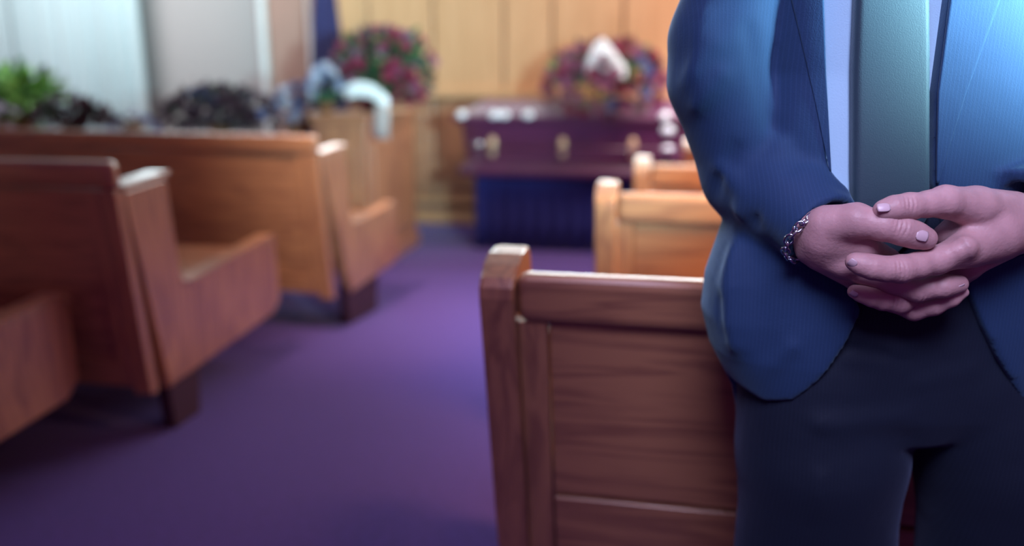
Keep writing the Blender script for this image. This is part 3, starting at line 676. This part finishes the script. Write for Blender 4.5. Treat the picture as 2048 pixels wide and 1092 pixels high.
# creases of the sleeve and the side
fold = lambda D, a, b, r, amp: D - amp * np.exp(-(np.maximum(rc(G, P(*a), P(*b), 0, 0), 0) / r) ** 2)
front = np.maximum(op, -1)                       # outside the opening is positive
d = ssub(d, np.maximum(op, Y - (W0 + .01)), .004)
d = np.maximum(d, zat(832) - Z)
for s, (cc, cd) in zip(slv, ((P(1648, 463, .820), P(1648, 463, .820) - P(1575, 400, .875)), (P(2038, 428, .812), P(2038, 428, .812) - P(2105, 372, .862)))):
    n = cd / np.linalg.norm(cd); pl = (X - cc[0]) * n[0] + (Y - cc[1]) * n[1] + (Z - cc[2]) * n[2]
    inner = rc(G, cc - n * .05, cc + n * .05, .0335, .0335)
    s = np.maximum(s, np.maximum(pl, -1)); s = np.maximum(s, -np.maximum(inner, -pl - .06))
    d = su(d, s, .010)
for a, b, r, amp in (((1365, 165, .88), (1430, 95, .865), .015, .003), ((1375, 230, .88), (1440, 150, .865), .012, .004), ((1480, 420, .87), (1560, 300, .865), .010, .005), ((1440, 340, .88), (1500, 395, .865), .012, .004),
                     ((1505, 455, .85), (1600, 330, .84), .008, -.0035), ((1540, 250, .87), (1500, 60, .86), .008, -.004), ((1452, 500, .87), (1462, 690, .86), .020, .005), ((1505, 500, .85), (1520, 700, .835), .025, -.003),
                     ((1430, 600, .88), (1440, 720, .87), .008, -.003), ((1690, 380, .83), (1600, 340, .84), .008, .003), ((1420, 400, .90), (1470, 300, .87), .008, -.003), ((1640, 200, .825), (1690, 350, .82), .01, -.002),
                     ((1400, 30, .87), (1385, 140, .87), .016, .003), ((1580, 700, .83), (1500, 780, .84), .012, .003)):
    d = fold(d, a, b, r, amp * 1.45)
mesh_obj('jacket', np_mesh('jacket', [nets(d.astype(np.float32), ax)]), M['jacket'], man)
jd = (tor, ax)
def front_w(u, z, off):                           # where the jacket's chest surface lies
    zs = [p[0] for p in jp]; a = np.interp(z, zs, [p[2] for p in jp]); b = np.interp(z, zs, [p[3] for p in jp])
    k = min(.999, abs((u - UC) / a)); return W0 - b * (1 - k ** 2.5) ** (1 / 2.5) - off
def sheet(name, poly, m, off, thick, nx=18, nz=40, rnd=0):
    """a cloth piece that follows the chest: poly = list of (left px, right px, py)"""
    bm = bmesh.new(); rows = []
    for j in range(nz + 1):
        t = j / nz * (len(poly) - 1); i = min(int(t), len(poly) - 2); f = t - i
        l, r, py = [poly[i][k] * (1 - f) + poly[i + 1][k] * f for k in range(3)]
        row = []
        for q in range(nx + 1):
            s = q / nx; u, z = Q(l + (r - l) * s, py); e_ = min(s, 1 - s)
            wv = front_w(u, z, off + (thick * math.sqrt(min(1, e_ / .06)) if rnd else thick))
            row.append(bm.verts.new((u - U0, wv - W0, z)))
        rows.append(row)
    for a, b in zip(rows, rows[1:]):
        for k in range(nx): bm.faces.new((a[k], a[k + 1], b[k + 1], b[k]))
    bm.normal_update(); bmesh.ops.solidify(bm, geom=bm.faces[:], thickness=-.003)
    return from_bm(name, bm, m, man, True)
sheet('lapel', [(1560, 1657, -300), (1611, 1661, 0), (1636, 1665, 137), (1655, 1668, 270), (1667, 1670, 345)], M['jacket'], .0002, .0016)
sheet('lapel', [(1960, 2060, -300), (1891, 1990, 0), (1870, 1925, 185), (1869, 1890, 300), (1869, 1872, 365)], M['jacket'], .0002, .0016)
# tie
sheet('tie', [(1735, 1840, -330), (1722, 1862, -60), (1716, 1866, 120), (1712, 1867, 345), (1712, 1866, 430), (1745, 1838, 470), (1788, 1796, 505)], M['tie'], -.012, .009, rnd=1)
# ---- shirt
G, ax = grid((UC - .24, W0 - .13, .90), (UC + .24, W0 + .12, 1.40), .006)
sp_ = [(z, c, a - .020, b - .015) for z, c, a, b in jp]
d = torso_sdf(G, sp_, 2.5); X, Y, Z = G
d = np.maximum(d, .905 - Z)
for a, b, r, amp in (((1668, 60, .83), (1710, 150, .83), .006, .002), ((1668, 200, .83), (1712, 285, .83), .006, .003), ((1700, 120, .83), (1672, 300, .83), .005, -.002), ((1665, 255, .83), (1705, 330, .83), .005, .0025)):
    d = fold(d, a, b, r, amp)
mesh_obj('shirt', np_mesh('shirt', [nets(d.astype(np.float32), ax)]), M['shirt'], man)
# ---- trousers
G, ax = grid((UC - .25, W0 - .135, .03), (UC + .27, W0 + .14, zat(340)), .005); X, Y, Z = G
hp = [(zat(862), UC, .03, .05), (zat(840), UC, .08, .08), (zat(790), UC, .15, .092), (zat(700), UC, .182, .096), (zat(600), UC, .180, .096), (zat(450), UC, .162, .093), (zat(348), UC, .155, .092)]
d = torso_sdf(G, hp, 2.6)
LL, LR = P(1640, 900, W0)[0], P(2000, 900, W0)[0]
LLb, LRb = P(1630, 1092, W0)[0], P(2004, 1092, W0)[0]
legs = None
for x0, x1, fx in ((LL, LLb, UC - .125), (LR, LRb, UC + .135)):
    c = su(rc(G, (UC + (-.088 if x0 < UC else .092), W0, zat(740)), (x0, W0, zat(900)), .094, .1015), rc(G, (x0, W0, zat(900)), (x1, W0 + .005, zat(1092)), .1015, .0935), .01)
    c = su(c, rc(G, (x1, W0 + .005, zat(1092)), (fx, W0 + .02, .04), .0935, .078), .02)
    legs = c if legs is None else np.minimum(legs, c)
d = su(d, legs, .012); d = np.maximum(d, .045 - Z)
for a, b, r, amp in (((1700, 645, .84), (1800, 700, .84), .007, .005), ((1690, 690, .84), (1790, 708, .84), .010, -.002), ((1695, 715, .84), (1805, 730, .84), .007, .004), ((1808, 640, .84), (1806, 860, .85), .012, -.0025),
                     ((1800, 690, .84), (1900, 640, .84), .009, .004), ((1830, 760, .84), (1930, 730, .84), .010, .003), ((1640, 850, .83), (1800, 830, .84), .012, .003), ((1700, 670, .84), (1800, 702, .84), .008, .002),
                     ((1720, 640, .84), (1760, 700, .84), .006, -.004), ((1640, 960, .82), (1630, 1092, .82), .012, .003), ((1820, 660, .84), (1900, 690, .84), .010, .002), ((1990, 960, .82), (2000, 1092, .82), .012, .003)):
    d = fold(d, a, b, r, amp * 1.5)
mesh_obj('trousers', np_mesh('trousers', [nets(d.astype(np.float32), ax)]), M['trousers'], man)
for fx in (-.125, .135):
    G, ax = grid((UC + fx - .07, W0 - .22, -.005), (UC + fx + .07, W0 + .10, .12), .006); X, Y, Z = G
    d = su(rc(G, (UC + fx, W0 + .03, .045), (UC + fx, W0 - .07, .035), .042, .045), rc(G, (UC + fx, W0 - .07, .035), (UC + fx, W0 - .16, .028), .045, .032), .02); d = np.maximum(d, .001 - Z)
    mesh_obj('shoe', np_mesh('shoe', [nets(d.astype(np.float32), ax)]), M['shoe'], man)
# ---- bracelet
br = bpy.data.objects.new('bracelet', None); link(br, man)
pc = np.array(P(1604, 476, .812)); axv = np.array(P(1644, 480, .800)) - np.array(P(1570, 415, .845)); axv /= np.linalg.norm(axv)
cc = Vector(P(1618, 474, .8105)) - Vector((U0, W0, 0)); an = Vector(axv); e1 = an.cross(Vector((0, 0, 1))).normalized(); e2 = an.cross(e1).normalized()
nl = 22
for i in range(nl):
    a = 2 * math.pi * i / nl; c = cc + e1 * .029 * math.cos(a) + e2 * .029 * math.sin(a); tdir = -e1 * math.sin(a) + e2 * math.cos(a); od = e1 * math.cos(a) + e2 * math.sin(a)
    tw = (an if i % 2 else od) ; tw = (an * math.cos(.6 if i % 2 else -.6) + od * math.sin(.6 if i % 2 else -.6))
    bm = bmesh.new(); tube(bm, [c + tdir * .0062 * math.cos(q * math.pi / 6) + tw * .0042 * math.sin(q * math.pi / 6) for q in range(12)], .0013, n=8, closed=True)
    lk = from_bm('link', bm, M['silver'], br, True)
